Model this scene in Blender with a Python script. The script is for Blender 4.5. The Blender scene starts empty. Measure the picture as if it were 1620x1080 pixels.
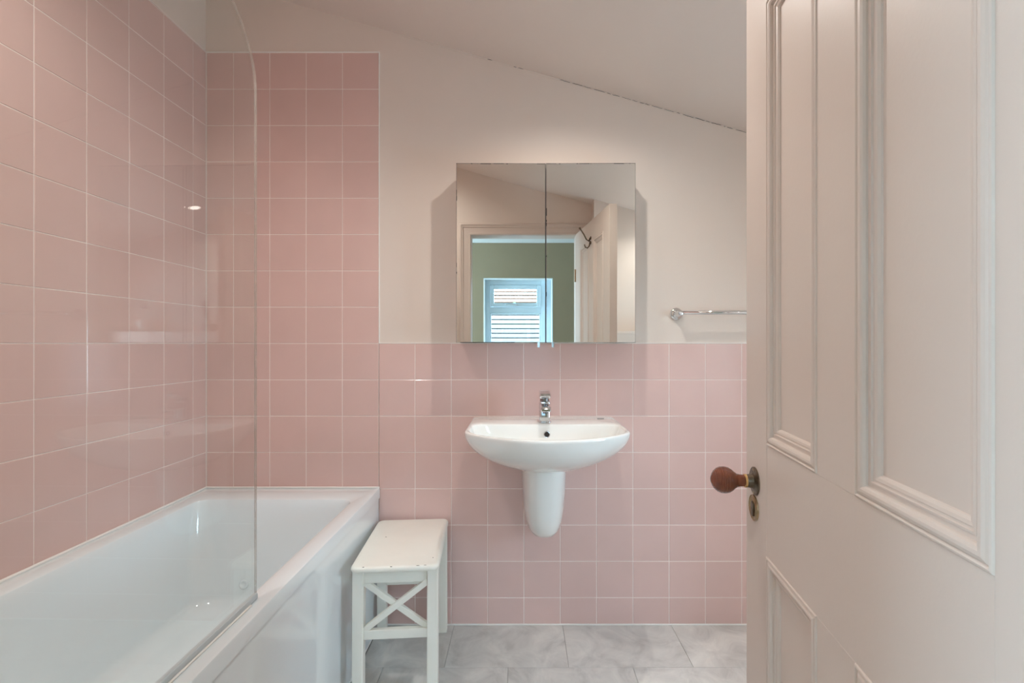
import bpy, math, random
from mathutils import Vector, Matrix
random.seed(7)
S = bpy.context.scene
COL = S.collection
PI = math.pi

# ------------------------------------------------------------------ camera, light, exposure
cam_d = bpy.data.cameras.new('camera')
cam = bpy.data.objects.new('camera', cam_d); COL.objects.link(cam)
cam.location = (0, 0, 1.162); cam.rotation_euler = (PI/2, 0, 0)
cam_d.sensor_width = 36; cam_d.lens = 36*732/1620
cam_d.shift_x = -14/1620; cam_d.shift_y = 3/1620
cam_d.clip_start = 0.01
S.camera = cam

W = bpy.data.worlds.new('world'); S.world = W; W.use_nodes = True
wn = W.node_tree; bgn = wn.nodes['Background']
bgn.inputs[0].default_value = (0.585, 0.81, 1.0, 1); bgn.inputs[1].default_value = 27

S.view_settings.view_transform = 'Standard'
S.view_settings.look = 'None'
S.view_settings.gamma = 1
S.view_settings.use_curve_mapping = False
S.view_settings.exposure = 0.02
S.cycles.max_bounces = 14; S.cycles.diffuse_bounces = 8; S.cycles.glossy_bounces = 6
S.cycles.transparent_max_bounces = 16; S.cycles.transmission_bounces = 8
S.cycles.sample_clamp_indirect = 6

DOWN = [(0.175, 1.36, 33), (0.93, 0.65, 16), (-0.83, 0.74, 48)]      # x, y, watts of the ceiling downlights
WARM = (1.0, 0.955, 0.90)
def zc(x): return 2.30 - 0.283*x
def portal(name, loc, rot, sx, sy):
    l = bpy.data.lights.new(name, 'AREA'); l.shape = 'RECTANGLE'; l.size = sx; l.size_y = sy
    l.cycles.is_portal = True
    o = bpy.data.objects.new(name, l); COL.objects.link(o); o.location = loc; o.rotation_euler = rot
portal('hall_window_portal', (-0.025, -1.24, 1.30), (PI/2, 0, PI), 0.62, 1.0)
portal('side_window_portal', (1.83, .79, 1.06), (PI/2, 0, PI/2), 0.46, 0.72)
portal('added_window_portal', (-2.15, -0.45, 1.35), (PI/2, 0, -PI/2), 0.9, 1.4)  # portal of the unseen window added to fill the hall with daylight

# ------------------------------------------------------------------ helpers
def srgb(r, g, b):
    f = lambda c: (c/255/12.92) if c/255 <= .04045 else ((c/255+.055)/1.055)**2.4
    return (f(r), f(g), f(b), 1)

def mat(name, col, rough=0.5, metal=0.0, var=0.0, scale=8.0, bump=0.0, bscale=60.0, coat=0.0, rand=0.0, ior=1.5):
    m = bpy.data.materials.new(name); m.use_nodes = True
    nt = m.node_tree; b = nt.nodes['Principled BSDF']
    b.inputs['Base Color'].default_value = col
    b.inputs['Roughness'].default_value = rough
    b.inputs['Metallic'].default_value = metal
    b.inputs['IOR'].default_value = ior
    if coat: b.inputs['Coat Weight'].default_value = coat; b.inputs['Coat Roughness'].default_value = 0.04
    geo = nt.nodes.new('ShaderNodeNewGeometry')
    if var or rand:
        nz = nt.nodes.new('ShaderNodeTexNoise'); nz.inputs['Scale'].default_value = scale; nz.inputs['Detail'].default_value = 4
        nt.links.new(geo.outputs['Position'], nz.inputs['Vector'])
        hs = nt.nodes.new('ShaderNodeHueSaturation'); hs.inputs['Color'].default_value = col
        mr = nt.nodes.new('ShaderNodeMapRange'); mr.inputs['From Min'].default_value = .3; mr.inputs['From Max'].default_value = .7
        mr.inputs['To Min'].default_value = 1-var; mr.inputs['To Max'].default_value = 1+var
        nt.links.new(nz.outputs['Fac'], mr.inputs['Value'])
        out = mr.outputs[0]
        if rand:
            oi = nt.nodes.new('ShaderNodeObjectInfo')
            m2 = nt.nodes.new('ShaderNodeMapRange'); m2.inputs['To Min'].default_value = 1-rand; m2.inputs['To Max'].default_value = 1+rand
            nt.links.new(oi.outputs['Random'], m2.inputs['Value'])
            mu = nt.nodes.new('ShaderNodeMath'); mu.operation = 'MULTIPLY'
            nt.links.new(out, mu.inputs[0]); nt.links.new(m2.outputs[0], mu.inputs[1]); out = mu.outputs[0]
        nt.links.new(out, hs.inputs['Value']); nt.links.new(hs.outputs['Color'], b.inputs['Base Color'])
    if bump:
        n2 = nt.nodes.new('ShaderNodeTexNoise'); n2.inputs['Scale'].default_value = bscale; n2.inputs['Detail'].default_value = 3
        nt.links.new(geo.outputs['Position'], n2.inputs['Vector'])
        bp = nt.nodes.new('ShaderNodeBump'); bp.inputs['Strength'].default_value = bump; bp.inputs['Distance'].default_value = 0.002
        nt.links.new(n2.outputs['Fac'], bp.inputs['Height']); nt.links.new(bp.outputs['Normal'], b.inputs['Normal'])
    return m

def glassmat(name, tint=(0.97, 0.985, 0.98, 1), f0=0.04):
    m = bpy.data.materials.new(name); m.use_nodes = True
    nt = m.node_tree; nt.nodes.clear()
    out = nt.nodes.new('ShaderNodeOutputMaterial'); mix = nt.nodes.new('ShaderNodeMixShader')
    tr = nt.nodes.new('ShaderNodeBsdfTransparent'); tr.inputs[0].default_value = tint
    gl = nt.nodes.new('ShaderNodeBsdfGlossy'); gl.inputs['Roughness'].default_value = 0.0; gl.inputs[0].default_value = (1, 1, 1, 1)
    g = nt.nodes.new('ShaderNodeNewGeometry')
    dt = nt.nodes.new('ShaderNodeVectorMath'); dt.operation = 'DOT_PRODUCT'
    nt.links.new(g.outputs['Incoming'], dt.inputs[0]); nt.links.new(g.outputs['Normal'], dt.inputs[1])
    def M(op, a, b=None):
        n = nt.nodes.new('ShaderNodeMath'); n.operation = op
        for i, v in enumerate((a, b)):
            if v is None: continue
            if isinstance(v, (int, float)): n.inputs[i].default_value = v
            else: nt.links.new(v, n.inputs[i])
        return n.outputs[0]
    c = M('ABSOLUTE', dt.outputs['Value'])
    p = M('POWER', M('SUBTRACT', 1.0, c), 5.0)
    f = M('ADD', M('MULTIPLY', p, 1-f0), f0)
    nt.links.new(f, mix.inputs[0]); nt.links.new(tr.outputs[0], mix.inputs[1]); nt.links.new(gl.outputs[0], mix.inputs[2])
    nt.links.new(mix.outputs[0], out.inputs[0])
    return m

def emit(name, col, st):
    m = bpy.data.materials.new(name); m.use_nodes = True
    b = m.node_tree.nodes['Principled BSDF']
    b.inputs['Emission Color'].default_value = (*col, 1); b.inputs['Emission Strength'].default_value = st
    return m

PAINT = mat('blush_wall_paint', srgb(223, 211, 201), 0.55, var=.012, scale=3, bump=.12, bscale=220)
CEILP = mat('ceiling_paint', srgb(222, 210, 201), 0.6, var=.012, scale=2.5, bump=.1, bscale=200)
GROUT = mat('white_grout', srgb(238, 226, 220), 0.7, bump=.3, bscale=400)
SEAL = mat('white_sealant', srgb(240, 238, 234), 0.35)
TILE = mat('pink_glazed_tile', srgb(215, 184, 177), 0.12, var=.02, scale=7, bump=.06, bscale=16, rand=.022)
DOORP = mat('blush_gloss_paint', srgb(212, 198, 188), 0.42, var=.012, scale=5, bump=.07, bscale=150)
HALLP = mat('sage_grey_paint', srgb(142, 126, 100), 0.6, var=.015, bump=.1, bscale=200)
WHITEP = mat('hall_white_paint', srgb(225, 228, 228), 0.5)
ACRYL = mat('white_acrylic', srgb(228, 238, 242), 0.10, coat=.5)
PANELM = mat('gloss_white_panel', srgb(228, 235, 238), 0.07, coat=.6, bump=.02, bscale=5)
CERAM = mat('white_ceramic', srgb(240, 243, 241), 0.07, coat=.6)
CHROME = mat('chrome', (0.78, 0.80, 0.82, 1), 0.06, metal=1)
SHADE_CHROME = mat('shadowed_chrome', (0.30, 0.31, 0.33, 1), 0.12, metal=1)  # chrome with shade put into its colour, for tap collar and aerator
MIRROR = mat('mirror_silver', (0.90, 0.92, 0.89, 1), 0.0, metal=1)
BLACK = mat('blackened_edge', srgb(38, 34, 32), 0.5)
CARC = mat('cabinet_white', srgb(225, 220, 214), 0.35)
STOOLM = mat('chipped_white_paint', srgb(240, 239, 230), 0.35, var=.015, scale=14, bump=.1, bscale=90)
CHIP = mat('bare_chip', srgb(78, 66, 58), 0.7)
WOOD = mat('oiled_rosewood', srgb(116, 58, 32), 0.25, var=.25, scale=60, coat=.4)
BRASS = mat('polished_brass', (0.80, 0.56, 0.26, 1), 0.2, metal=1)
BRONZE = mat('aged_bronze', (0.17, 0.13, 0.09, 1), 0.35, metal=.9, var=.3, scale=120, bump=.3, bscale=300)
ABRASS = mat('antique_brass', (0.40, 0.29, 0.17, 1), 0.33, metal=.9, var=.2, scale=120)
GLASS = glassmat('screen_glass')
PANE = glassmat('window_glass')
GEDGE = mat('glass_edge', srgb(214, 204, 198), 0.15)
GEDGE.node_tree.nodes['Principled BSDF'].inputs['Alpha'].default_value = .35
RUBBER = mat('grey_seal', srgb(196, 206, 210), 0.35)
UPVC = mat('white_upvc', srgb(205, 222, 230), 0.25)
DKGREY = mat('dark_grey', srgb(60, 60, 58), 0.6)
CARPET = mat('hall_carpet', srgb(170, 160, 148), 0.95, var=.05, scale=200, bump=.5, bscale=500)
TERRA = mat('dimmed_terracotta', srgb(84, 62, 50), 0.8, var=.1, scale=9)  # roof colour darkened to offset the strong daylight outside
BRICKM = mat('weathered_render', srgb(70, 68, 64), 0.8)
LEAF = mat('shrub_green', srgb(50, 66, 38), 0.7, var=.25, scale=12)  # leaf colour also darkened to offset the daylight
SLATM = mat('dimmed_slat_paint', srgb(118, 124, 128), 0.5)  # white slats, exposure put into the colour: darkened against the strong daylight
EARTH = mat('yard_paving', srgb(150, 148, 142), 0.9, var=.08)

# vinyl floor: soft grey marbling
def floor_mat():
    m = bpy.data.materials.new('grey_marbled_vinyl'); m.use_nodes = True
    nt = m.node_tree; b = nt.nodes['Principled BSDF']; b.inputs['Roughness'].default_value = .38
    g = nt.nodes.new('ShaderNodeNewGeometry'); oi = nt.nodes.new('ShaderNodeObjectInfo')
    ad = nt.nodes.new('ShaderNodeVectorMath'); ad.operation = 'ADD'
    sc = nt.nodes.new('ShaderNodeVectorMath'); sc.operation = 'SCALE'; sc.inputs[3].default_value = 7.0
    cv = nt.nodes.new('ShaderNodeCombineXYZ')
    nt.links.new(oi.outputs['Random'], cv.inputs[2]); nt.links.new(cv.outputs[0], sc.inputs[0])
    nt.links.new(g.outputs['Position'], ad.inputs[0]); nt.links.new(sc.outputs[0], ad.inputs[1])
    n1 = nt.nodes.new('ShaderNodeTexNoise'); n1.inputs['Scale'].default_value = 7; n1.inputs['Detail'].default_value = 9; n1.inputs['Roughness'].default_value = .62; n1.inputs['Distortion'].default_value = 1.2
    nt.links.new(ad.outputs[0], n1.inputs['Vector'])
    r = nt.nodes.new('ShaderNodeValToRGB'); e = r.color_ramp.elements
    e[0].position = .30; e[0].color = srgb(186, 184, 180); e[1].position = .68; e[1].color = srgb(226, 224, 219)
    x = e.new(.48); x.color = srgb(209, 207, 203)
    nt.links.new(n1.outputs['Fac'], r.inputs[0]); nt.links.new(r.outputs[0], b.inputs['Base Color'])
    return m
VINYL = floor_mat()

def link(name, me, m, parent=None, smooth=False):
    o = bpy.data.objects.new(name, me); COL.objects.link(o)
    if m and not me.materials: me.materials.append(m)
    if smooth: me.polygons.foreach_set('use_smooth', [True]*len(me.polygons))
    if parent is not None: o.parent = parent
    return o

class MB:
    def __init__(s): s.v = []; s.f = []
    def add(s, vs, fs, M=None):
        n = len(s.v); s.v += [tuple(M @ Vector(v)) if M else tuple(v) for v in vs]; s.f += [tuple(i+n for i in f) for f in fs]
    def box(s, a, b, bev=0.0, M=None):
        x0, y0, z0 = a; x1, y1, z1 = b
        if bev <= 0:
            s.add([(x0,y0,z0),(x1,y0,z0),(x1,y1,z0),(x0,y1,z0),(x0,y0,z1),(x1,y0,z1),(x1,y1,z1),(x0,y1,z1)],
                  [(0,3,2,1),(4,5,6,7),(0,1,5,4),(1,2,6,5),(2,3,7,6),(3,0,4,7)], M); return
        c = [(x0+x1)/2, (y0+y1)/2, (z0+z1)/2]; h = [(x1-x0)/2, (y1-y0)/2, (z1-z0)/2]
        bev = min(bev, min(h)*.98)
        vs = []; idx = {}
        for sx in (-1, 1):
            for sy in (-1, 1):
                for sz in (-1, 1):
                    for k in range(3):
                        p = [h[i]-bev for i in range(3)]; p[k] = h[k]
                        idx[(sx, sy, sz, k)] = len(vs)
                        vs.append((c[0]+sx*p[0], c[1]+sy*p[1], c[2]+sz*p[2]))
        fs = []
        def orient(f):
            p = [Vector(vs[i]) for i in f]; n = (p[1]-p[0]).cross(p[2]-p[0])
            ctr = sum(p, Vector())/len(p) - Vector(c)
            return f if n.dot(ctr) > 0 else f[::-1]
        for k in range(3):
            a_, b_ = [i for i in range(3) if i != k]
            for sgn in (-1, 1):
                f = []
                for (u, w) in ((-1,-1),(1,-1),(1,1),(-1,1)):
                    t = [0,0,0]; t[k] = sgn; t[a_] = u; t[b_] = w; f.append(idx[(*t, k)])
                fs.append(orient(f))
        for k in range(3):
            a_, b_ = [i for i in range(3) if i != k]
            for u in (-1, 1):
                for w in (-1, 1):
                    t0 = [0,0,0]; t0[a_] = u; t0[b_] = w; t1 = list(t0); t0[k] = -1; t1[k] = 1
                    fs.append(orient([idx[(*t0,a_)], idx[(*t1,a_)], idx[(*t1,b_)], idx[(*t0,b_)]]))
        for sx in (-1, 1):
            for sy in (-1, 1):
                for sz in (-1, 1): fs.append(orient([idx[(sx,sy,sz,k)] for k in range(3)]))
        s.add(vs, fs, M)
    def rings(s, rings, cap0=True, cap1=True, closed=True, M=None):
        n = len(rings[0]); vs = [p for r in rings for p in r]; fs = []
        for j in range(len(rings)-1):
            for i in range(n if closed else n-1):
                a = j*n+i; b = j*n+(i+1) % n
                fs.append((a, b, b+n, a+n))
        if cap0: fs.append(tuple(range(n))[::-1])
        if cap1: fs.append(tuple(range((len(rings)-1)*n, len(rings)*n)))
        s.add(vs, fs, M)
    def lathe(s, prof, origin=(0,0,0), axis=(0,0,1), n=32, cap0=True, cap1=True):
        ax = Vector(axis).normalized(); q = Vector((0,0,1)).rotation_difference(ax).to_matrix().to_4x4()
        M = Matrix.Translation(origin) @ q
        s.rings([[(r*math.cos(2*PI*i/n), r*math.sin(2*PI*i/n), a) for i in range(n)] for a, r in prof], cap0, cap1, M=M)
    def tube(s, pts, r, n=10):
        pts = [Vector(p) for p in pts]; rr = r if isinstance(r, (list, tuple)) else [r]*len(pts)
        rings = []; up = Vector((0,0,1))
        for i, p in enumerate(pts):
            d = (pts[min(i+1,len(pts)-1)]-pts[max(i-1,0)]).normalized()
            if abs(d.dot(up)) > .95: up = Vector((1,0,0))
            a = d.cross(up).normalized(); b = a.cross(d).normalized(); up = b
            rings.append([tuple(p + (a*math.cos(2*PI*k/n) + b*math.sin(2*PI*k/n))*rr[i]) for k in range(n)])
        s.rings(rings)
    def prism(s, poly, axis, a, b):
        # poly in 2D, extruded along axis (0,1,2) from a to b
        def p3(p, t):
            q = list(p); q.insert(axis, t); return tuple(q)
        s.rings([[p3(p, a) for p in poly], [p3(p, b) for p in poly]])
    def mesh(s, name):
        me = bpy.data.meshes.new(name); me.from_pydata(s.v, [], s.f); me.validate()
        import bmesh
        bm = bmesh.new(); bm.from_mesh(me); bmesh.ops.recalc_face_normals(bm, faces=bm.faces); bm.to_mesh(me); bm.free()
        return me
    def obj(s, name, m, parent=None, smooth=False, bevel=0, seg=2, angle=None):
        o = link(name, s.mesh(name), m, parent, smooth or angle is not None)
        if bevel:
            b = o.modifiers.new('bevel', 'BEVEL'); b.width = bevel; b.segments = seg; b.limit_method = 'ANGLE'; b.angle_limit = math.radians(40)
        if angle is not None:
            o.data.set_sharp_from_angle(angle=math.radians(angle))
        return o

def struct(o): o['kind'] = 'structure'; return o
def thing(name, label, cat, loc=(0,0,0), rz=0, group=None):
    o = bpy.data.objects.new(name, None); COL.objects.link(o); o.location = loc; o.rotation_euler = (0,0,rz)
    o['label'] = label; o['category'] = cat
    if group: o['group'] = group
    return o
def part(name, mb, m, parent, label=None, **k):
    o = mb.obj(name, m, parent, **k)
    if label: o['label'] = label
    return o
def box(a, b, bev=0): m = MB(); m.box(a, b, bev); return m
def rrect(cx, cy, hx, hy, r, n=6):
    pts = []
    for (sx, sy, a0) in ((1,1,0),(-1,1,PI/2),(-1,-1,PI),(1,-1,3*PI/2)):
        for i in range(n+1):
            a = a0 + PI/2*i/n; pts.append((cx+sx*(hx-r)+r*math.cos(a), cy+sy*(hy-r)+r*math.sin(a)))
    return pts

YB = 1.911; XL = -1.30; XR = 1.62; YF = 0.25; ZT = 2.363
# ------------------------------------------------------------------ room shell
back = MB(); back.prism([(XL-.1, 0), (XR+.1, 0), (XR+.1, zc(XR+.1)+.05), (XL-.1, zc(XL-.1)+.05)], 1, YB+.003, YB+.12)
wall_back = struct(back.obj('wall_back', PAINT))
wall_left = struct(box((XL-.12, .13, 0), (XL-.003, YB+.003, zc(XL)+.05)).obj('wall_left', PAINT))
wr = MB()       # right wall with its window opening
WY0, WY1, WZ0, WZ1 = .56, 1.02, .70, 1.42
for a, b in (((XR,.13,0),(XR+.2,YB,WZ0)), ((XR,.13,WZ1),(XR+.2,YB,zc(XR)+.05)), ((XR,.13,WZ0),(XR+.2,WY0,WZ1)), ((XR,WY1,WZ0),(XR+.2,YB,WZ1))): wr.box(a, b)
wall_right = struct(wr.obj('wall_right', PAINT))
OX0, OX1, OZ = -.345, .388, 1.945
wf = MB()
wf.prism([(XL-.1,0),(OX0,0),(OX0,zc(OX0)+.05),(XL-.1,zc(XL-.1)+.05)], 1, .16, YF)
wf.prism([(OX0,OZ),(OX1,OZ),(OX1,zc(OX1)+.05),(OX0,zc(OX0)+.05)], 1, .16, YF)
wf.prism([(OX1,0),(XR+.1,0),(XR+.1,zc(XR+.1)+.05),(OX1,zc(OX1)+.05)], 1, .16, YF)
wall_front = struct(wf.obj('wall_front', PAINT))
cl = MB(); cl.prism([(XL-.1, zc(XL-.1)), (XR+.2, zc(XR+.2)), (XR+.2, zc(XR+.2)+.12), (XL-.1, zc(XL-.1)+.12)], 1, .13, YB+.12)
ceiling = struct(cl.obj('ceiling', CEILP))
floor = struct(box((XL-.1, .13, -.05), (XR+.1, YB+.1, -.003)).obj('floor', mat('floor_joint', srgb(150,148,144), .8)))
# boxed-in ledge to the right of the door, thicker wall above it
bx = struct(box((.495, YF, 0), (XR, .48, 1.225)).obj('wall_boxing', PAINT))
bw = MB(); bw.prism([(.495, 1.243), (XR, 1.243), (XR, zc(XR)+.03), (.495, zc(.495)+.03)], 1, YF, .37)
struct(bw.obj('wall_recess', PAINT))
struct(box((.49, YF+.001, 1.225), (XR, .492, 1.2435), .002).obj('trim_1', PAINT))

# ---- tiles
P = .15; GAP = .0026
tile_cache = {}
def tile_mesh(w, h):
    k = (round(w, 4), round(h, 4))
    if k in tile_cache: return tile_cache[k]
    c = .0012; d = .0015
    w2, h2 = w/2, h/2
    vs = []
    for (ww, hh, y) in ((w2, h2, .006), (w2, h2, c), (w2-c*.35, h2-c*.35, c*.35), (w2-c, h2-c, 0)):
        vs += [(-ww, y, -hh), (ww, y, -hh), (ww, y, hh), (-ww, y, hh)]
    fs = []
    for j in range(3):
        for i in range(4):
            a = j*4+i; b = j*4+(i+1) % 4; fs.append((a, b, b+4, a+4))
    fs.append((12, 13, 14, 15))
    me = bpy.data.meshes.new('tile'); me.from_pydata(vs, [], fs); me.materials.append(TILE)
    tile_cache[k] = me; return me
def tile_at(parent, loc, w, h, rz):
    o = bpy.data.objects.new('tile', tile_mesh(w-GAP, h-GAP)); COL.objects.link(o); o.parent = parent
    o.location = loc; o.rotation_euler = (random.gauss(0, .0022), 0, rz+random.gauss(0, .0022))
# columns on the back wall measured from the paint edge at x = -0.587
XE = -.587
cols_l = [(XE-P*(i+1), XE-P*i) for i in range(4)] + [(XL+.002, XE-4*P)]
rows = [(1.162-P*(i+1), 1.162-P*i) for i in range(7)] + [(.004, 1.162-7*P)]
gb = box((XL-.002, YB+.0012, .56), (XE+.001, YB+.004, ZT), 0)
gb.box((XE, YB+.0012, .001), (XR, YB+.004, 1.1632))
part('grout_bed', gb, GROUT, wall_back)
for (x0, x1) in cols_l:
    for k in range(8):
        tile_at(wall_back, ((x0+x1)/2, YB, 1.162+P*(k+.5)), x1-x0, P, 0)
    for (z0, z1) in rows[:4]:
        tile_at(wall_back, ((x0+x1)/2, YB, (z0+z1)/2), x1-x0, z1-z0, 0)
x = XE
while x < XR-.01:
    x1 = min(x+P, XR)
    for (z0, z1) in rows: tile_at(wall_back, ((x+x1)/2, YB, (z0+z1)/2), x1-x, z1-z0, 0)
    x += P
# left wall
part('grout_bed', box((XL-.004, YF, .56), (XL-.0012, YB, ZT)), GROUT, wall_left)
ys = [YB-.001, 1.836]
while ys[-1] > YF+.02: ys.append(max(ys[-1]-P, YF))
for y1, y0 in zip(ys[:-1], ys[1:]):
    for k in range(12):
        zb = 1.162+P*(7-k)
        tile_at(wall_left, (XL, (y0+y1)/2, zb+P/2), y1-y0, P, PI/2)
# sealant beads
sb = MB()
sb.box((XE-.0005, YB-.0015, .6), (XE+.0035, YB+.004, 0), 0) if False else None
sb.box((XE, YB-.001, 1.162), (XE+.0035, YB+.004, ZT+.003), .001)
sb.box((XL, YB-.001, ZT), (XE+.0035, YB+.004, ZT+.004), .001)
sb.box((XE, YB-.001, 1.1612), (XR, YB+.004, 1.1642), .001)
struct(sb.obj('trim_2', SEAL))
s3 = MB(); s3.box((-.58, YB-.004, 0), (XR, YB+.002, .0045), .0015)
struct(s3.obj('baseboard_back', SEAL))
s4 = MB(); s4.box((XL, YF, ZT), (XL+.001, YB, ZT+.004)); s4.box((XL, YB-.0025, 1e-3+.57), (XL+.0025, YB, ZT))
struct(s4.obj('trim_3', GROUT))

# ---- floor tiles
def ftile(x0, x1, y0, y1):
    m = MB(); g = .0007; m.box((x0+g-(x0+x1)/2, y0+g-(y0+y1)/2, -.004), (x1-g-(x0+x1)/2, y1-g-(y0+y1)/2, 0), .0006)
    o = m.obj('floor_tile', VINYL, floor); o.location = ((x0+x1)/2, (y0+y1)/2, 0)
yb = 1.661
for ri, (y0, y1, xs) in enumerate([(1.661, YB, -.275), (1.211, 1.661, -.493), (.761, 1.211, -.275), (.311, .761, -.493), (.165, .311, -.275)]):
    x = xs; e = [-.58]
    while x < XR:
        if x > -.57: e.append(x)
        x += .4475
    e.append(XR)
    for a, b in zip(e[:-1], e[1:]): ftile(a, b, y0, y1)

# crack along the ceiling joint
cr = MB(); x = -.35; rnd = random.Random(3)
while x < 1.0:
    L = rnd.uniform(.006, .05)
    if rnd.random() < .35 + .5*min(1, max(0, (x+.35)/.9)):
        n = max(2, int(L/.006)); t = rnd.uniform(.0003, .0009)
        top = []; bot = []
        for i in range(n+1):
            xx = x+L*i/n; j = rnd.uniform(-.0012, .0008); w = t*(1 if 0 < i < n else .2)
            top.append((xx, zc(xx)-.0030+j+w)); bot.append((xx, zc(xx)-.0030+j-w))
        for i in range(n):
            q = [bot[i], bot[i+1], top[i+1], top[i]]
            cr.prism(q, 1, YB+.0005, YB+.0034)
    x += L + rnd.uniform(.0, .012)
co = part('joint_crack', cr, BLACK, wall_back); co['kind'] = 'stuff'; co['label'] = 'thin jagged crack along the sloping ceiling joint'
flk = MB()
for i in range(60):
    x = -.5+i*1.5/60; flk.prism([(x, zc(x)-.006+rnd.uniform(-.001, .001)), (x+.025, zc(x+.025)-.006+rnd.uniform(-.001, .001)), (x+.025, zc(x+.025)+.002), (x, zc(x)+.002)], 1, YB+.0015, YB+.0035)
struct(flk.obj('trim_4', PAINT))

# ------------------------------------------------------------------ hall seen in the mirror
HY = -1.02; HZ = 2.16; HXL = -1.95; HXR = 1.5
WX0, WX1, VZ0, VZ1 = -.335, .295, .80, 1.81
hf = MB()
for a, b in (((HXL-.1,HY-.22,0),(WX0,HY,HZ+.1)), ((WX1,HY-.22,0),(HXR+.1,HY,HZ+.1)), ((WX0,HY-.22,0),(WX1,HY,VZ0)), ((WX0,HY-.22,VZ1),(WX1,HY,HZ+.1))): hf.box(a, b)
struct(hf.obj('wall_hall_far', HALLP))
hl = MB(); LY0, LY1, LZ0, LZ1 = -.9, 0.0, .65, 2.05
for a, b in (((HXL-.15,HY,0),(HXL,.16,LZ0)), ((HXL-.15,HY,LZ1),(HXL,.16,HZ+.1)), ((HXL-.15,HY,LZ0),(HXL,LY0,LZ1)), ((HXL-.15,LY1,LZ0),(HXL,.16,LZ1))): hl.box(a, b)
struct(hl.obj('wall_hall_left', WHITEP))
struct(box((HXR, HY, 0), (HXR+.1, .16, HZ+.1)).obj('wall_hall_right', WHITEP))
hn = MB(); hn.box((HXL-.1,.14,0),(OX0,.16,HZ+.05)); hn.box((OX1,.14,0),(HXR+.1,.16,HZ+.05)); hn.box((OX0,.14,OZ),(OX1,.16,HZ+.05))
struct(hn.obj('wall_hall_near', WHITEP))
struct(box((HXL-.1, HY-.1, HZ), (HXR+.1, .16, HZ+.1)).obj('ceiling_hall', WHITEP))
struct(box((HXL-.1, HY-.1, -.05), (HXR+.1, .16, 0)).obj('floor_hall', CARPET))

def casement(name, x0, x1, z0, z1, y, split, handle=True):
    """window in the XZ plane, outside toward -y, local origin at its sill centre"""
    r = bpy.data.objects.new(name, None); COL.objects.link(r); struct(r)
    f = MB(); w = .045
    f.box((x0, y-.06, z0), (x0+w, y, z1), .003); f.box((x1-w, y-.06, z0), (x1, y, z1), .003)
    f.box((x0+w, y-.06, z1-w), (x1-w, y, z1), .003); f.box((x0+w, y-.06, z0), (x1-w, y, z0+w), .003)
    if split: f.box((x0+w, y-.06, split-.028), (x1-w, y, split+.028), .003)
    f.obj('window_frame', UPVC, r)
    lo = split-.028 if split else z1-w
    bd = MB(); b = .012
    for a, c in (((x0+w,y-.045,z0+w),(x0+w+b,y-.012,lo)), ((x1-w-b,y-.045,z0+w),(x1-w,y-.012,lo)), ((x0+w,y-.045,lo-b),(x1-w,y-.012,lo)), ((x0+w,y-.045,z0+w),(x1-w,y-.012,z0+w+b))): bd.box(a, c, .002)
    bd.obj('glazing_bead', UPVC, r)
    box((x0+w, y-.034, z0+w), (x1-w, y-.028, lo)).obj('pane', PANE, r)
    if split:
        s = MB(); hi = z1-w; s0 = split+.028; sw = .042; Y0, Y1 = y-.05, y+.014
        s.box((x0+w+.003,Y0,s0+.003),(x0+w+sw,Y1,hi-.003),.004); s.box((x1-w-sw,Y0,s0+.003),(x1-w-.003,Y1,hi-.003),.004)
        s.box((x0+w+sw,Y0,hi-sw),(x1-w-sw,Y1,hi-.003),.004); s.box((x0+w+sw,Y0,s0+.003),(x1-w-sw,Y1,s0+sw),.004)
        so = s.obj('sash', UPVC, r)
        box((x0+w+sw, y-.034, s0+sw), (x1-w-sw, y-.028, hi-sw)).obj('pane', PANE, so)
        h = MB(); cx = (x0+x1)/2; h.box((cx-.03, Y1, s0+.012), (cx+.03, Y1+.012, s0+.034), .003)
        h.box((cx-.10, Y1+.012, s0+.018), (cx+.012, Y1+.026, s0+.034), .005)
        h.obj('window_handle', mat('satin_handle', (.55,.6,.62,1), .3, metal=1), so)
    return r
win1 = casement('window_1', WX0+.012, WX1-.012, VZ0+.01, VZ1-.012, HY-.09, 1.50)
rv = MB()
for a, b in (((WX0,HY-.2,VZ0),(WX0+.012,HY+.002,VZ1)), ((WX1-.012,HY-.2,VZ0),(WX1,HY+.002,VZ1)), ((WX0,HY-.2,VZ1-.012),(WX1,HY+.002,VZ1)), ((WX0-.03,HY-.2,VZ0-.02),(WX1+.03,HY+.04,VZ0+.01))): rv.box(a, b, .002)
part('reveal_lining', rv, mat('reveal_white', srgb(228,236,238), .4), win1)
# right wall window (light from the right) and an unseen landing window added for fill daylight
win2 = casement('window_2', -(WY1-WY0)/2, (WY1-WY0)/2, WZ0, WZ1, 0, None)
win2.location = (XR+.06, (WY0+WY1)/2, 0); win2.rotation_euler = (0, 0, PI/2)
win3 = casement('added_window_3', -(LY1-LY0)/2, (LY1-LY0)/2, LZ0, LZ1, 0, None)
win3.location = (HXL-.05, (LY0+LY1)/2, 0); win3.rotation_euler = (0, 0, -PI/2)

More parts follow.
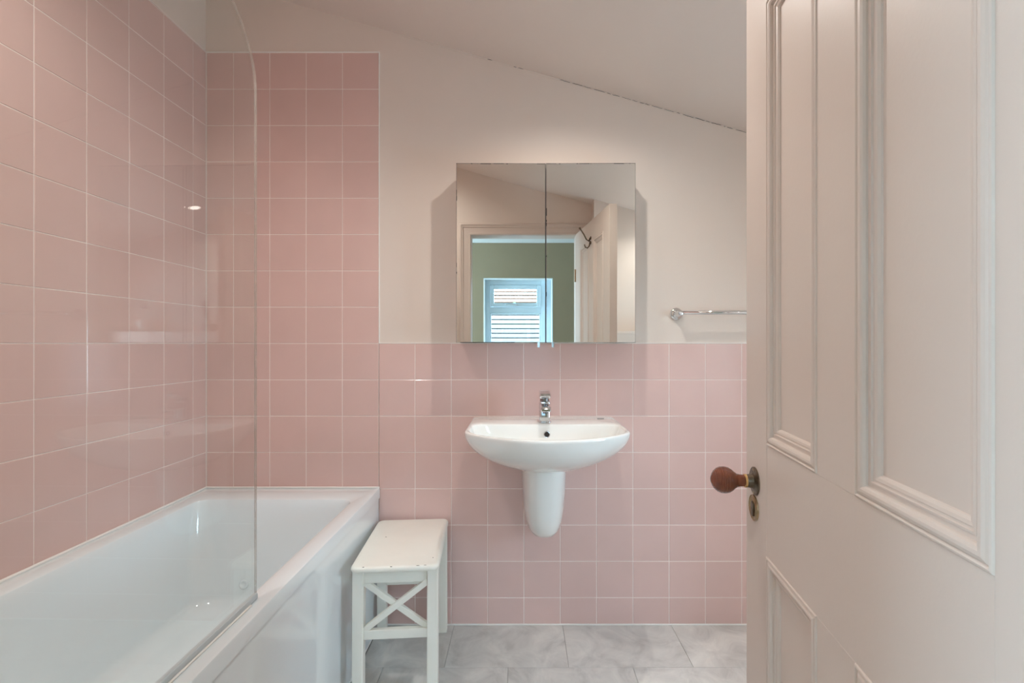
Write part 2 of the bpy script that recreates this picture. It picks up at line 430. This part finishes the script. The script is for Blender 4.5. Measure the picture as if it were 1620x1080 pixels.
# yard outside the hall window
struct(box((-9, -14, -.3), (9, HY-.22, -.1)).obj('ground', EARTH))
fen = thing('slatted_fence', 'white horizontal slatted fence outside the hallway window, seen in the mirror', 'fence', (0, -2.42, -.1))
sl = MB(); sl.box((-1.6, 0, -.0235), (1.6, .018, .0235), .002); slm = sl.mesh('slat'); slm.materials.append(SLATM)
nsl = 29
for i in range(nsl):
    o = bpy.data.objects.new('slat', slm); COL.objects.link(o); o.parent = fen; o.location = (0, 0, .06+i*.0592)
part('gap_shade_sheet', box((-1.6, -.10, 0), (1.6, -.075, 1.70)), mat('gap_shade', srgb(14, 18, 20), .9), fen)  # added dark sheet that stands in for shade in the slat gaps
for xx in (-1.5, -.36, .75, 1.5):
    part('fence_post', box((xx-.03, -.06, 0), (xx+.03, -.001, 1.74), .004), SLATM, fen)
nb = thing('neighbour_outhouse', 'low rendered outhouse with terracotta tiled roof beyond the fence, seen in the mirror', 'outhouse', (-.2, -7.0, -.1))
part('wall', box((-3, -2, 0), (3, 0, 2.15)), BRICKM, nb)
rf = MB()
for i in range(9):
    z0 = 2.10+i*.10; y0 = .12-i*.17
    rf.box((-3.2, y0-.22, z0), (3.2, y0, z0+.035), .006)
part('roof', rf, TERRA, nb)
sh = MB(); rnd = random.Random(5)
for i in range(2600):
    t = rnd.random()*2*PI; u = rnd.uniform(-1, 1); rr = rnd.random()**.4
    p = Vector((math.cos(t)*math.sqrt(1-u*u)*.75*rr, math.sin(t)*math.sqrt(1-u*u)*.5*rr, 1.38+u*.62*rr))
    a = Vector((rnd.uniform(-1,1), rnd.uniform(-1,1), rnd.uniform(-1,1))).normalized()*.06; b = a.cross(Vector((rnd.uniform(-1,1), .3, rnd.uniform(-1,1)))).normalized()*.035
    sh.add([p-a, p+b, p+a, p-b], [(0,1,2,3)])
shr = thing('shrub', 'leafy green shrub showing above the white fence in the mirror', 'shrub', (-.1, -5.0, -.1))
so = part('foliage', sh, LEAF, shr); so['kind'] = 'stuff'
st = MB(); st.tube([(0,0,0), (.03,0,.8), (0,.02,1.8)], [.04,.03,.015]); part('stem', st, WOOD, shr)

# door lining and architrave
ar = MB()
def sweepU(mb, prof, x0, x1, zt, y, M=None):
    """architrave on left, head and right of an opening; prof = (distance outward from opening, projection)"""
    r = []
    for (s, h) in prof: r.append(((x0-s, y+h, 0), (x0-s, y+h, zt+s), (x1+s, y+h, zt+s), (x1+s, y+h, 0)))
    for j in range(len(prof)-1):
        for i in range(3): mb.add([r[j][i], r[j][i+1], r[j+1][i+1], r[j+1][i]], [(0,1,2,3)])
sweepU(ar, [(-.004,0),(-.004,.012),(.004,.014),(.008,.010),(.045,.012),(.050,.018),(.058,.019),(.064,.024),(.072,.023),(.078,.016),(.078,0)], OX0, OX1, OZ, YF)
struct(ar.obj('trim_5', DOORP))
li = MB()
li.box((OX0-.001, .14, 0), (OX0+.006, YF+.001, OZ)); li.box((OX1-.006, .14, 0), (OX1+.001, YF+.001, OZ)); li.box((OX0, .14, OZ-.006), (OX1, YF+.001, OZ+.001))
struct(li.obj('trim_6', DOORP))
ah = MB(); sweepU(ah, [(-.004,0),(-.004,-.012),(.07,-.02),(.075,0)], OX0, OX1, OZ, .14)
struct(ah.obj('trim_7', DOORP))

# ------------------------------------------------------------------ the open panelled door
TH = math.atan2(-.989, -.146)
door = bpy.data.objects.new('door_1', None); COL.objects.link(door); struct(door)
door.location = (.4877, 1.0, 0); door.rotation_euler = (0, 0, TH)
door['label'] = 'blush-painted four-panel wooden door standing open at the right'
DW, DT, DZ0, DZ1 = .733, .044, .008, 1.94
T = [0, .1151, .3118, .4132, .6185, DW]
ZL0, ZL1, ZTP, ZB = .754, .967, 1.815, .20
for a, b in ((0, T[1]), (T[4], DW)): part('stile', box((a, 0, DZ0), (b, DT, DZ1), .0008), DOORP, door)
for a, b in ((DZ0, ZB), (ZL0, ZL1), (ZTP, DZ1)): part('rail', box((T[1], .0003, a), (T[4], DT-.0003, b), .0006), DOORP, door)
for a, b in ((ZB, ZL0), (ZL1, ZTP)): part('muntin', box((T[2], .0003, a), (T[3], DT-.0003, b), .0006), DOORP, door)
PROF = [(-.0007,-.0012),(0,.0002),(.0008,.0016),(.003,.0022),(.0045,.001),(.0052,-.0004),(.0075,.0014),(.0105,.0026),(.0140,.0024),(.0170,.0006),(.0185,-.0022),(.0190,-.0048),(.0235,-.0052),(.0240,-.0040),(.0262,-.0038),(.0270,-.0062),(.0285,-.0064),(.0300,-.0058),(.0335,-.0068),(.0362,-.0092),(.0375,-.0125)]
for (x0, x1) in ((T[1], T[2]), (T[3], T[4])):
    for (z0, z1) in ((ZB, ZL0), (ZL1, ZTP)):
        part('panel', box((x0, .0115, z0), (x1, .030, z1)), DOORP, door)
        for side in (0, 1):
            m = MB(); r = []
            for (s, h) in PROF:
                y = -h if not side else DT+h
                r.append([(x0+s, y, z0+s), (x1-s, y, z0+s), (x1-s, y, z1-s), (x0+s, y, z1-s)])
            m.rings(r, False, False); part('moulding', m, DOORP, door)
def dlathe(prof, t, z, n=40): m = MB(); m.lathe(prof, (t, 0, z), (0, -1, 0), n); return m
KT, KZ = .052, .880
kp = []
a = .0215
pts = [(.0215,.0118),(.030,.0124),(.036,.0138),(.041,.0178),(.046,.0222),(.052,.0258),(.060,.0274),(.068,.0266),(.075,.0235),(.081,.0178),(.085,.0108),(.0872,.004),(.0874,.0)]
def interp(a):
    for (a0, r0), (a1, r1) in zip(pts[:-1], pts[1:]):
        if a0 <= a <= a1: return r0+(r1-r0)*(a-a0)/(a1-a0)
    return 0
N = 190
for i in range(N+1):
    aa = .0215+(.0873-.0215)*i/N; r = interp(aa)
    if .0385 < aa < .086: r -= .0010*(.5+.5*math.cos((aa-.0385)/.0031*2*PI))
    kp.append((aa, max(r, .0006)))
knob = part('door_knob', dlathe(kp, KT, KZ, 48), WOOD, door, 'ribbed dark wooden beehive knob', smooth=True)
part('ferrule', dlathe([(.0165,.0125),(.0170,.0136),(.0212,.0136),(.0218,.0125)], KT, KZ), BRASS, knob, 'bright brass ring')
part('rose', dlathe([(-.001,.0285),(.002,.0285),(.0032,.0262),(.0028,.0245),(.0036,.0228),(.0046,.0165),(.0060,.0140),(.0168,.0130),(.0168,.001)], KT, KZ), BRONZE, knob, 'dark bronze rose plate')
for s in (-1, 1): part('screw', dlathe([(.0028,.003),(.0040,.0026),(.0042,.001)], KT, KZ+s*.0232, 12), ABRASS, knob)
EZ = .824
ep = [(-.001,.0262)]+[(.0022+.0007*math.cos(i*PI), .0258-.0021*i) for i in range(8)]+[(.0022,.001)]
esc = part('escutcheon', dlathe(ep, KT-.004, EZ), ABRASS, door, 'ringed antique brass keyhole escutcheon')
m = MB(); m.rings([[(KT-.004+r[0], y, EZ-.002+r[1]) for r in rrect(0, 0, hx, hz, hx*.95, 5)] for (hx, hz, y) in ((.0062,.0155,-.002),(.0062,.0155,-.0048),(.0050,.0140,-.0056))])
part('keyhole_cover', m, BRONZE, esc)
# double coat hook near the top of the muntin
hk = MB(); hx, hz = .362, 1.80
hk.lathe([(-.001,.011),(.003,.011),(.005,.007),(.005,.001)], (hx, 0, hz), (0,-1,0), 16)
hk.lathe([(-.001,.011),(.003,.011),(.005,.007),(.005,.001)], (hx, 0, hz+.03), (0,-1,0), 16)
hk.tube([(hx,-.004,hz+.03),(hx,-.014,hz+.01),(hx,-.03,hz+.02),(hx,-.045,hz+.05),(hx,-.062,hz+.075),(hx,-.07,hz+.085)], [.006,.005,.0045,.004,.004,.0045])
hk.tube([(hx,-.004,hz+.01),(hx,-.010,hz-.02),(hx,-.022,hz-.034),(hx,-.036,hz-.030),(hx,-.042,hz-.012)], [.005,.0045,.004,.004,.004])
hk.lathe([(-.006,.002),(-.004,.006),(0,.0075),(.004,.006),(.006,.002)], (hx,-.072,hz+.089), (0,-.5,.8), 14)
part('coat_hook', hk, BRONZE, door, 'dark bronze double coat hook', smooth=True)
for z in (.25, 1.6):
    m = MB(); m.lathe([(0,.006),(.09,.006)], (DW+.004, -.004, z), (0,0,1), 12); part('hinge', m, ABRASS, door)

# ------------------------------------------------------------------ bath
bath = thing('bathtub', 'white acrylic bathtub with glossy side panel along the pink tiled wall', 'bathtub', (-.94, 1.08, 0))
BX, BY = -.94, 1.08
ZR = .567
ox0, ox1, oy0, oy1 = XL+.002, -.580, YF+.003, YB-.002
ocx, ocy, ohx, ohy = (ox0+ox1)/2, (oy0+oy1)/2, (ox1-ox0)/2, (oy1-oy0)/2
ix0, ix1, iy0, iy1 = -1.228, -.640, .36, 1.768
icx, icy, ihx, ihy = (ix0+ix1)/2, (iy0+iy1)/2, (ix1-ix0)/2, (iy1-iy0)/2
def R3(cx, cy, hx, hy, r, z, n=8): return [(p[0]-BX, p[1]-BY, z) for p in rrect(cx, cy, hx, hy, r, n)]
rg = [R3(ocx, ocy, ohx-.012, ohy, .006, ZR-.052), R3(ocx, ocy, ohx, ohy, .006, ZR-.040),
      R3(ocx, ocy, ohx, ohy, .006, ZR-.006), R3(ocx, ocy, ohx-.0015, ohy-.0015, .006, ZR-.0015), R3(ocx, ocy, ohx-.006, ohy-.006, .006, ZR),
      R3(icx, icy, ihx+.006, ihy+.006, .050, ZR), R3(icx, icy, ihx+.001, ihy+.001, .046, ZR-.0025), R3(icx, icy, ihx-.003, ihy-.003, .045, ZR-.010)]
# interior: back end (tap/overflow) steeper, near end sloped
def bath_ring(f, z, q=0.0):
    sx = .004+.040*f+q; far = .006+.070*f+q*1.1; near = .01+.15*f+q*1.6
    x0, x1, y0, y1 = ix0+sx, ix1-sx, iy0+near, iy1-far
    rg.append(R3((x0+x1)/2, (y0+y1)/2, (x1-x0)/2, (y1-y0)/2, .045+.05*f, z))
for f in (.05, .25, .5, .75, .9): bath_ring(f, .555-.345*f)
for i in range(1, 9):
    a = PI/2*i/8; bath_ring(.9+.05*math.sin(a), .2445-.0485*math.sin(a), .055*(1-math.cos(a)))
m = MB(); m.rings(rg, False, True)
part('tub', m, ACRYL, bath, angle=28)
m = MB(); m.box((-.5995-BX, YF+.003-BY, .001), (-.586-BX, YB-.002-BY, ZR-.041), .003)
part('side_panel', m, PANELM, bath, 'glossy white side panel')
m = MB(); m.box((-.60-BX, YF+.003-BY, .001), (-.582-BX, YB-.003-BY, .006), .001); part('panel_sealant', m, SEAL, bath)
m = MB(); m.box((XL-BX+.0005, YF-BY, ZR-.001), (XL+.009-BX, YB-BY, ZR+.006), .002); m.box((XL-BX, YB-.008-BY, ZR-.001), (-.582-BX, YB-BY-.0005, ZR+.005), .002)
part('rim_sealant', m, SEAL, bath)
ovz = .275; ovy = 1.768-(.006+.070*(.555-.275)/.345)-.0012-BY
m = MB(); m.lathe([(-.004,.017),(.002,.017),(.004,.015),(.004,.009),(.002,.008),(.002,.001)], (-1.02-BX, ovy, ovz), (0,-1,.22), 28)
ov = part('overflow', m, ACRYL, bath, smooth=True)
m = MB(); m.lathe([(0,.034),(.0025,.034),(.004,.028),(.003,.022),(.006,.021),(.007,.001)], (0, 1.45-BY, .196), (0,0,1), 28)
part('waste', m, CHROME, bath, 'chrome waste plug', smooth=True)
m = MB(); m.lathe([(0,.0028),(.0006,.0026),(.0007,.0005)], (-1.16-BX, 1.60-BY, .2005), (0,0,1), 7)
part('chip_mark', m, CHIP, bath)

# shower screen
scr = thing('bath_screen', 'clear glass shower screen with curved top corner standing on the bathtub rim', 'shower screen', (-.6186, 1.078, ZR), -.0133)
out = [(0, .014), (0, 1.181)]
for i in range(1, 17):
    a = PI/2*i/16; out.append((-.25+.25*math.cos(a), 1.183+.2*math.sin(a)))
out += [(-.80, 1.383), (-.80, .014)]
m = MB(); m.prism(out, 0, -.003, .003)
# prism axis 0 -> (x, y, z)
gp = part('glass_pane', m, GLASS, scr)
m = MB(); rr = []
for (y, z) in out[:18]:
    rr.append([(-.003, y+.0002, z), (.003, y+.0002, z), (.003, y+.0008, z+(.0006 if y < -.01 else 0)), (-.003, y+.0008, z+(.0006 if y < -.01 else 0))])
m.rings(rr); part('polished_edge', m, GEDGE, gp)
m = MB(); m.box((-.0055, -.80, .001), (.0055, .002, .0145), .0015); part('bottom_seal', m, RUBBER, scr, 'slim grey strip along the bottom of the glass')
m = MB(); m.box((.006, -.80, .0005), (.011, -.03, .004), .001); part('sealant', m, SEAL, scr)
m = MB(); m.box((-.012, -.822, .002), (.012, -.795, 1.385), .003); part('wall_profile', m, CHROME, scr)

# ------------------------------------------------------------------ washbasin
BCX = .091; ZBN = .861
def outline_outer(th):
    # centre at out = .24
    dx, dy = math.cos(th), math.sin(th)
    lo, hi = 0, .6
    def inside(x, o):
        ax = abs(x)
        if o < 0 or o > .487-1.6*ax*ax: return False
        if ax > .285: return False
        # rounded corners
        if ax > .255 and o < .03 and (ax-.255)**2+(o-.03)**2 > .03**2: return False
        if o > .24 and (ax/.285)**9+((o-.24)/(.487-1.6*ax*ax-.24))**9 > 1: return False
        return True
    for _ in range(30):
        md = (lo+hi)/2
        if inside(md*dx, .24+md*dy): lo = md
        else: hi = md
    return (lo*dx, .24+lo*dy)
def outline_inner(th, k=0.0):
    dx, dy = math.cos(th), math.sin(th); lo, hi = 0, .6
    c = .24
    def inside(x, o):
        ax = abs(x)
        if o < .188+k or o > .471-k-1.6*ax*ax or ax > .271-k: return False
        r = .035
        if ax > .271-k-r and o < .188+k+r and (ax-(.271-k-r))**2+(o-(.188+k+r))**2 > r*r: return False
        if o > .24 and (ax/.271)**9+((o-.24)/(.471-1.6*ax*ax-.24))**9 > 1: return False
        return True
    for _ in range(30):
        md = (lo+hi)/2
        if inside(md*dx, .29+md*dy): lo = md
        else: hi = md
    return (lo*dx, .29+lo*dy)
NB = 128
ths = [2*PI*i/NB for i in range(NB)]
OUT = [outline_outer(t) for t in ths]; INN = [outline_inner(t) for t in ths]
def ring(pts, s, z, ins=0):
    r = []
    for (x, o) in pts:
        v = Vector((x, o-.24)); L = v.length; v = v*(max(L-ins, .001)/L)
        r.append((v.x*s, -((v.y+.24)*s), z))
    return r
basin = thing('washbasin', 'white ceramic wall-hung washbasin with half pedestal under the mirror cabinet', 'washbasin', (BCX, YB-.001, ZBN))
rg = []
H = .176
for f in (1, .98, .95, .92, .88, .84, .80, .755, .71, .655, .60, .54, .48, .42, .36, .30, .24, .19, .14, .10, .06, .03):
    a, b = max(.1, (1-f**1.9)**.62), max(.2, (1-f**1.9)**.42); k = f**1.2; r_ = []
    for t, (x, o) in zip(ths, OUT):
        ex, eo = .285*math.cos(t), max(.24+.247*math.sin(t), 0)
        oo_ = o+(eo-o)*k; w = 1-.5*min(1, f*1.3)*max(0, 1-oo_/.24)**1.5
        r_.append(((x+(ex-x)*k)*a*w, -(o+(eo-o)*k)*b, -.006-H*f))
    rg.append(r_)
rg += [ring(OUT, 1, -.006), ring(OUT, 1, -.002, .0012), ring(OUT, 1, 0, .004)]
def mixring(k, z): return [(a[0]+(b[0]-a[0])*k, -(a[1]+(b[1]-a[1])*k), z) for a, b in zip([(p[0], -p[1]) for p in ring(OUT,1,0,.004)], INN)]
rg += [mixring(.5, .0005), mixring(.97, 0)]
def inring(k, z, s=1.0):
    r = []
    cx, co = 0, .30
    for (x, o) in INN:
        v = Vector((x, o-co)); L = v.length; v = v*(max(L-k, .001)/L)*s
        r.append((v.x, -(v.y+co), z))
    return r
rg += [inring(.001, -.0015), inring(.004, -.008), inring(.010, -.022), inring(.019, -.040), inring(.032, -.058), inring(.048, -.074), inring(.066, -.088), inring(.086, -.099), inring(.105, -.106), inring(.115, -.110, .8), inring(.115, -.114, .45), inring(.115, -.115, .1)]
m = MB(); m.rings(rg, True, True)
part('basin_bowl', m, CERAM, basin, smooth=True)
# half pedestal
rg = []
for z, hw, pr in ((-.13,.090,.235),(-.20,.0895,.228),(-.27,.087,.218),(-.33,.083,.205),(-.38,.077,.19),(-.415,.068,.172),(-.437,.055,.150),(-.449,.038,.122),(-.455,.018,.085),(-.456,.006,.06)):
    r = []
    for i in range(25):
        a = PI*i/24; e = .72
        r.append((hw*math.copysign(abs(math.cos(a))**e, math.cos(a)), -.0-pr*abs(math.sin(a))**e, z))
    rg.append(r)
m = MB(); m.rings(rg, True, True)
part('half_pedestal', m, CERAM, basin, angle=60)
m = MB(); m.lathe([(-.004,.0125),(.0012,.0125),(.0022,.0115),(.0016,.0095)], (.005, -.2065, -.034), (0,-1,.3), 28, True, False)
oo = part('overflow_ring', m, CHROME, basin, 'round chrome overflow ring', smooth=True)
m = MB(); m.lathe([(.0,.0100),(.0014,.0098),(.0015,.001)], (.005, -.2065, -.034), (0,-1,.3), 24); part('overflow_opening', m, BLACK, oo)
m = MB(); m.box((.216, -.052, .0002), (.244, -.048, .0007)); part('maker_mark', m, mat('grey_print', srgb(120,120,120), .5), basin)
m = MB(); m.lathe([(0,.031),(.003,.031),(.006,.026),(.008,.02),(.009,.001)], (0, -.31, -.1155), (0,0,1), 28); part('waste', m, CHROME, basin, smooth=True)

# tap
tap = thing('basin_tap', 'chrome single lever mixer tap on the back ledge of the washbasin', 'tap', (BCX, 1.776, ZBN+.0008))
def rbox_rings(secs):  # secs: (z, cx, cy, hx, hy, r)
    return [[(p[0], p[1], z) for p in rrect(cx, cy, hx, hy, r, 5)] for (z, cx, cy, hx, hy, r) in secs]
m = MB(); m.rings(rbox_rings([(0,0,0,.025,.027,.012),(.004,0,0,.025,.027,.012),(.006,0,0,.0225,.0245,.011)])); part('base_flange', m, CHROME, tap, angle=40)
m = MB(); m.rings(rbox_rings([(.005,0,0,.0215,.0225,.009),(.074,0,.001,.0212,.0220,.009),(.078,0,.001,.0205,.021,.009),(.080,0,.001,.018,.0185,.008)])); tb = part('tap_body', m, CHROME, tap, angle=30)
m = MB()
rr = []
for (y, z, hx, hz) in ((.0,.060,.019,.015),(-.03,.0605,.0195,.013),(-.07,.0600,.0198,.0105),(-.084,.0596,.0198,.0100),(-.092,.0590,.0194,.0090),(-.097,.0586,.0180,.0070),(-.1000,.0583,.0150,.0040)):
    rr.append([(p[0], y, z+p[1]) for p in rrect(0, 0, hx, hz, min(.0075, hz*.9), 5)])
m.rings(rr); sp = part('spout', m, CHROME, tap, angle=40)
m = MB(); m.lathe([(0,.0105),(.006,.0105),(.0065,.008),(.003,.0075)], (0,-.082,.051), (0,0,-1), 20); part('aerator', m, SHADE_CHROME, sp)
m = MB(); m.lathe([(0,.0175),(.011,.0175),(.012,.0165)], (0,.001,.080), (0,0,1), 28); part('cartridge_collar', m, SHADE_CHROME, tap, 'chrome collar under the lever, shade put into its colour', angle=40)
m = MB(); rr = []
for (y, zb, zt, hx) in ((.024,.094,.117,.018),(.022,.0915,.119,.0205),(0,.0910,.1175,.0212),(-.03,.0915,.1145,.0212),(-.042,.0925,.1135,.0212),(-.048,.0950,.1125,.0206),(-.052,.0980,.1110,.0190),(-.054,.1010,.1090,.0165)):
    rr.append([(p[0], y, (zb+zt)/2+p[1]) for p in rrect(0, 0, hx, (zt-zb)/2, min(.0065, (zt-zb)*.45), 5)])
m.rings(rr); part('lever', m, CHROME, tap, angle=38)
m = MB(); m.tube([(-.006,.028,0),(-.006,.028,.045)], .0022, 8); m.lathe([(0,.002),(.002,.0045),(.007,.0045),(.009,.002)], (-.006,.028,.045), (0,0,1), 12); part('pop_up_rod', m, CHROME, tap, smooth=True)

# ------------------------------------------------------------------ mirror cabinet
cab = thing('mirror_cabinet', 'two-door mirrored bathroom cabinet on the wall above the washbasin', 'cabinet', (.0966, YB-.0015, 1.164))
CW, CH = .346, .695
m = MB(); m.box((-CW+.002, -.094, .001), (CW-.002, 0, CH-.002), .001); part('carcass', m, CARC, cab)
def mdoor(sx, rot, yoff):
    cx = sx*(CW/2+.0006)
    me = MB(); me.box((-CW/2+.0009, -.0035, .0015), (CW/2-.0009, .0005, CH-.0015), .0008)
    d = part('mirror_door', me, MIRROR, cab); d.location = (cx, -.1175+yoff, 0); d.rotation_euler = (0, 0, rot)
    e = MB(); e.box((-CW/2+.0002, -.0028, .0004), (CW/2-.0002, .014, CH-.0004)); part('door_backing', e, BLACK, d, 'dark door edge')
    w = MB(); rnd = random.Random(11+sx)
    x = -CW/2
    while x < CW/2-.003:                                    # tarnished flecks along the top edge
        L = rnd.choice((.003, .006, .012, .04)); L = min(L, CW/2-.001-x)
        if rnd.random() < .6: w.box((x, -.0038, CH-.0015-rnd.uniform(.0012, .0028)), (x+L, -.0036, CH-.0012))
        x += L+rnd.choice((.002, .004, .01, .025))
    x = -CW/2+.01
    if sx < 0: w.box((-CW/2+.015, -.0038, .001), (CW/2-.12, -.0036, .0028))
    for i in range(5):
        z = rnd.uniform(.03, CH-.03); w.box((-CW/2+.001, -.0038, z), (-CW/2+.0022+rnd.uniform(0,.0012), -.0036, z+rnd.uniform(.004,.03)))
    wo = part('worn_edge', w, BLACK, d, 'blackened flecks along the mirror edge'); wo['kind'] = 'stuff'
    h = MB(); hx = -sx*(CW/2-.027); h.box((hx-.0055, -.0045, -.018), (hx+.0055, -.001, .004), .001); h.box((hx-.0055, -.011, -.018), (hx+.0055, -.0012, -.0155), .0008)
    part('door_handle', h, CHROME, d, 'small chrome finger pull', )
mdoor(-1, .0062, .0010)
mdoor(1, -.0040, .0)

# ------------------------------------------------------------------ towel rail
tr = thing('towel_rail', 'chrome towel rail on the back wall beside the door edge', 'towel rail', (.642, YB+.0028, 1.283))
for s, xx in enumerate((0, .60)):
    m = MB(); m.lathe([(0,.026),(.006,.026),(.010,.024),(.013,.018),(.015,.0115),(.050,.0105),(.058,.0105),(.060,.008),(.060,.001)], (xx, 0, 0), (0,-1,0), 32)
    part('wall_bracket', m, CHROME, tr, smooth=True)
m = MB(); m.tube([(.004,-.050,.003),(.596,-.050,.003)], .0085, 20); part('rail_bar', m, CHROME, tr, smooth=True)

# ------------------------------------------------------------------ stool
st = thing('step_stool', 'white painted wooden stool with crossed braces between bathtub and washbasin', 'stool', (-.4225, 1.690, 0), math.radians(4.2))
HX, HY2 = .1415, .205; SZ = .445
m = MB(); rg = []
for z, ins in ((SZ-.020, .006), (SZ-.018, .002), (SZ-.012, 0), (SZ-.006, 0.001), (SZ-.002, .004), (SZ, .009)):
    rg.append([(p[0], p[1], z) for p in rrect(0, 0, HX-ins, HY2-ins, .026-ins*.5, 8)])
m.rings(rg); seat = part('seat', m, STOOLM, st, angle=50)
lw = .0355
lx = HX-.004-lw; ly = HY2-.022
for sx in (-1, 1):
    for sy in (-1, 1):
        m = MB(); x0, x1 = sorted((sx*(HX-.004), sx*(HX-.004-lw))); y0, y1 = sorted((sy*(ly), sy*(ly-lw)))
        fy = .010*sy
        r0 = [(x0,y0+fy,0),(x1,y0+fy,0),(x1,y1+fy,0),(x0,y1+fy,0)]; r1 = [(x0,y0,SZ-.020),(x1,y0,SZ-.020),(x1,y1,SZ-.020),(x0,y1,SZ-.020)]
        m.rings([r0, r1]); part('leg', m, STOOLM, st, bevel=.003)
xi = HX-.004-lw; yi = ly-lw
for sy in (-1, 1):
    y0, y1 = sorted((sy*(ly-.007), sy*(ly-.025)))
    part('apron', box((-xi, y0, SZ-.066), (xi, y1, SZ-.020), .0015), STOOLM, st)
    o2 = sy*.004
    part('stretcher', box((-xi, y0+o2, .198), (xi, y1+o2, .228), .0015), STOOLM, st)
    for d in (-1, 1):
        a = Vector((d*-(xi-.004), 0, SZ-.068)); b = Vector((d*(xi-.004), 0, .230)); L = (b-a).length
        ang = math.atan2(b.z-a.z, b.x-a.x); yy = sy*(ly-.014) + (.0035*d)
        M = Matrix.Translation(((a.x+b.x)/2, yy, (a.z+b.z)/2)) @ Matrix.Rotation(-ang, 4, 'Y')
        m = MB(); m.box((-L/2-.006, -.007, -.0095), (L/2+.006, .007, .0095), .001, M)
        part('brace', m, STOOLM, st)
for sx in (-1, 1):
    x0, x1 = sorted((sx*(HX-.010), sx*(HX-.028)))
    part('apron', box((x0, -yi, SZ-.066), (x1, yi, SZ-.020), .0015), STOOLM, st)
rnd = random.Random(2)
for (x, y, a, b) in ((-.098,-.1985,.0035,.0018), (.098,-.1985,.0045,.0012), (-.075,.03,.0024,.002), (.118,-.15,.0022,.0016), (-.01,-.2005,.004,.001), (.075,-.1995,.006,.0006)):
    m = MB(); poly = [(x+a*rnd.uniform(.6,1)*math.cos(k*PI/4), y+b*rnd.uniform(.6,1)*math.sin(k*PI/4)) for k in range(8)]
    zt = SZ-(.0012 if y < -.19 else 0); m.rings([[(p[0], p[1], zt-.003) for p in poly], [(p[0], p[1], zt+.0006) for p in poly]])
    part('paint_chip', m, CHIP, seat, 'dark chip in the white paint')

# ------------------------------------------------------------------ things on the ledge (seen reflected)
rd = thing('reed_diffuser', 'small square glass reed diffuser on the ledge, reflected in the shower glass', 'reed diffuser', (1.0, .425, 1.2437))
m = MB(); m.rings(rbox_rings([(0,0,0,.034,.030,.004),(.05,0,0,.034,.030,.004),(.056,0,0,.028,.024,.004)])); part('bottle', m, mat('milky_glass', srgb(186,168,156), .15), rd, bevel=0)
m = MB(); m.lathe([(.056,.012),(.078,.012),(.080,.010)], (0,0,0), (0,0,1), 20); part('collar', m, mat('dull_gold', (.55,.45,.32,1), .3, metal=1), rd)
for k in range(6):
    a = -.10-.05*k; m = MB(); m.tube([(0,0,.05), (math.sin(-a)*.17, (.01*(k % 3)-.01), .05+math.cos(a)*.17)], .0024, 6); part('reed', m, mat('reed', srgb(130,98,78), .8), rd)
ja = thing('glass_jar', 'round lidded glass jar on the ledge, reflected in the shower glass', 'jar', (1.40, .425, 1.2437))
m = MB(); m.lathe([(0,.028),(.004,.036),(.03,.050),(.065,.055),(.10,.050),(.13,.034),(.14,.030),(.152,.032)], (0,0,0), (0,0,1), 40, True, False)
part('jar_body', m, PANE, ja, smooth=True)
m = MB(); m.lathe([(.003,.026),(.03,.044),(.06,.049),(.085,.046),(.087,.001)], (0,0,0), (0,0,1), 32); part('jar_contents', m, mat('cotton', srgb(232,222,214), .9, bump=.5, bscale=80), ja, smooth=True)
m = MB(); m.lathe([(.152,.036),(.160,.036),(.168,.024),(.172,.010),(.184,.014),(.192,.008),(.194,.001)], (0,0,0), (0,0,1), 32); part('lid', m, CHROME, ja, smooth=True)

# ------------------------------------------------------------------ downlights
DLAB = ['recessed round ceiling downlight over the washbasin', 'recessed round ceiling downlight over the ledge beside the door', 'recessed round ceiling downlight over the bathtub']
LENS = emit('lamp_lens', (1, .93, .86), 30)
sl_ang = math.atan(.283)
for (x, y, w), lab in zip(DOWN, DLAB):
    d = thing('downlight', lab, 'downlight', (x, y, zc(x)), 0, 'recessed ceiling downlights')
    d.rotation_euler = (0, sl_ang, 0)
    m = MB(); m.lathe([(.001,.043),(-.003,.043),(-.005,.039),(-.004,.032),(.001,.030)], (0,0,0), (0,0,1), 36, False, False); part('bezel', m, CHROME, d, smooth=True)
    m = MB(); m.lathe([(-.0015,.030),(-.0022,.020),(-.0024,.001)], (0,0,0), (0,0,1), 32); part('lens', m, LENS, d)
    l = bpy.data.lights.new('downlight_lamp', 'SPOT'); l.energy = w; l.color = WARM; l.spot_size = math.radians(150); l.spot_blend = .85; l.shadow_soft_size = .018
    lo = bpy.data.objects.new('downlight_lamp', l); COL.objects.link(lo); lo.parent = d; lo.location = (0, 0, -.006)
    lo.rotation_euler = (0, -sl_ang, 0)
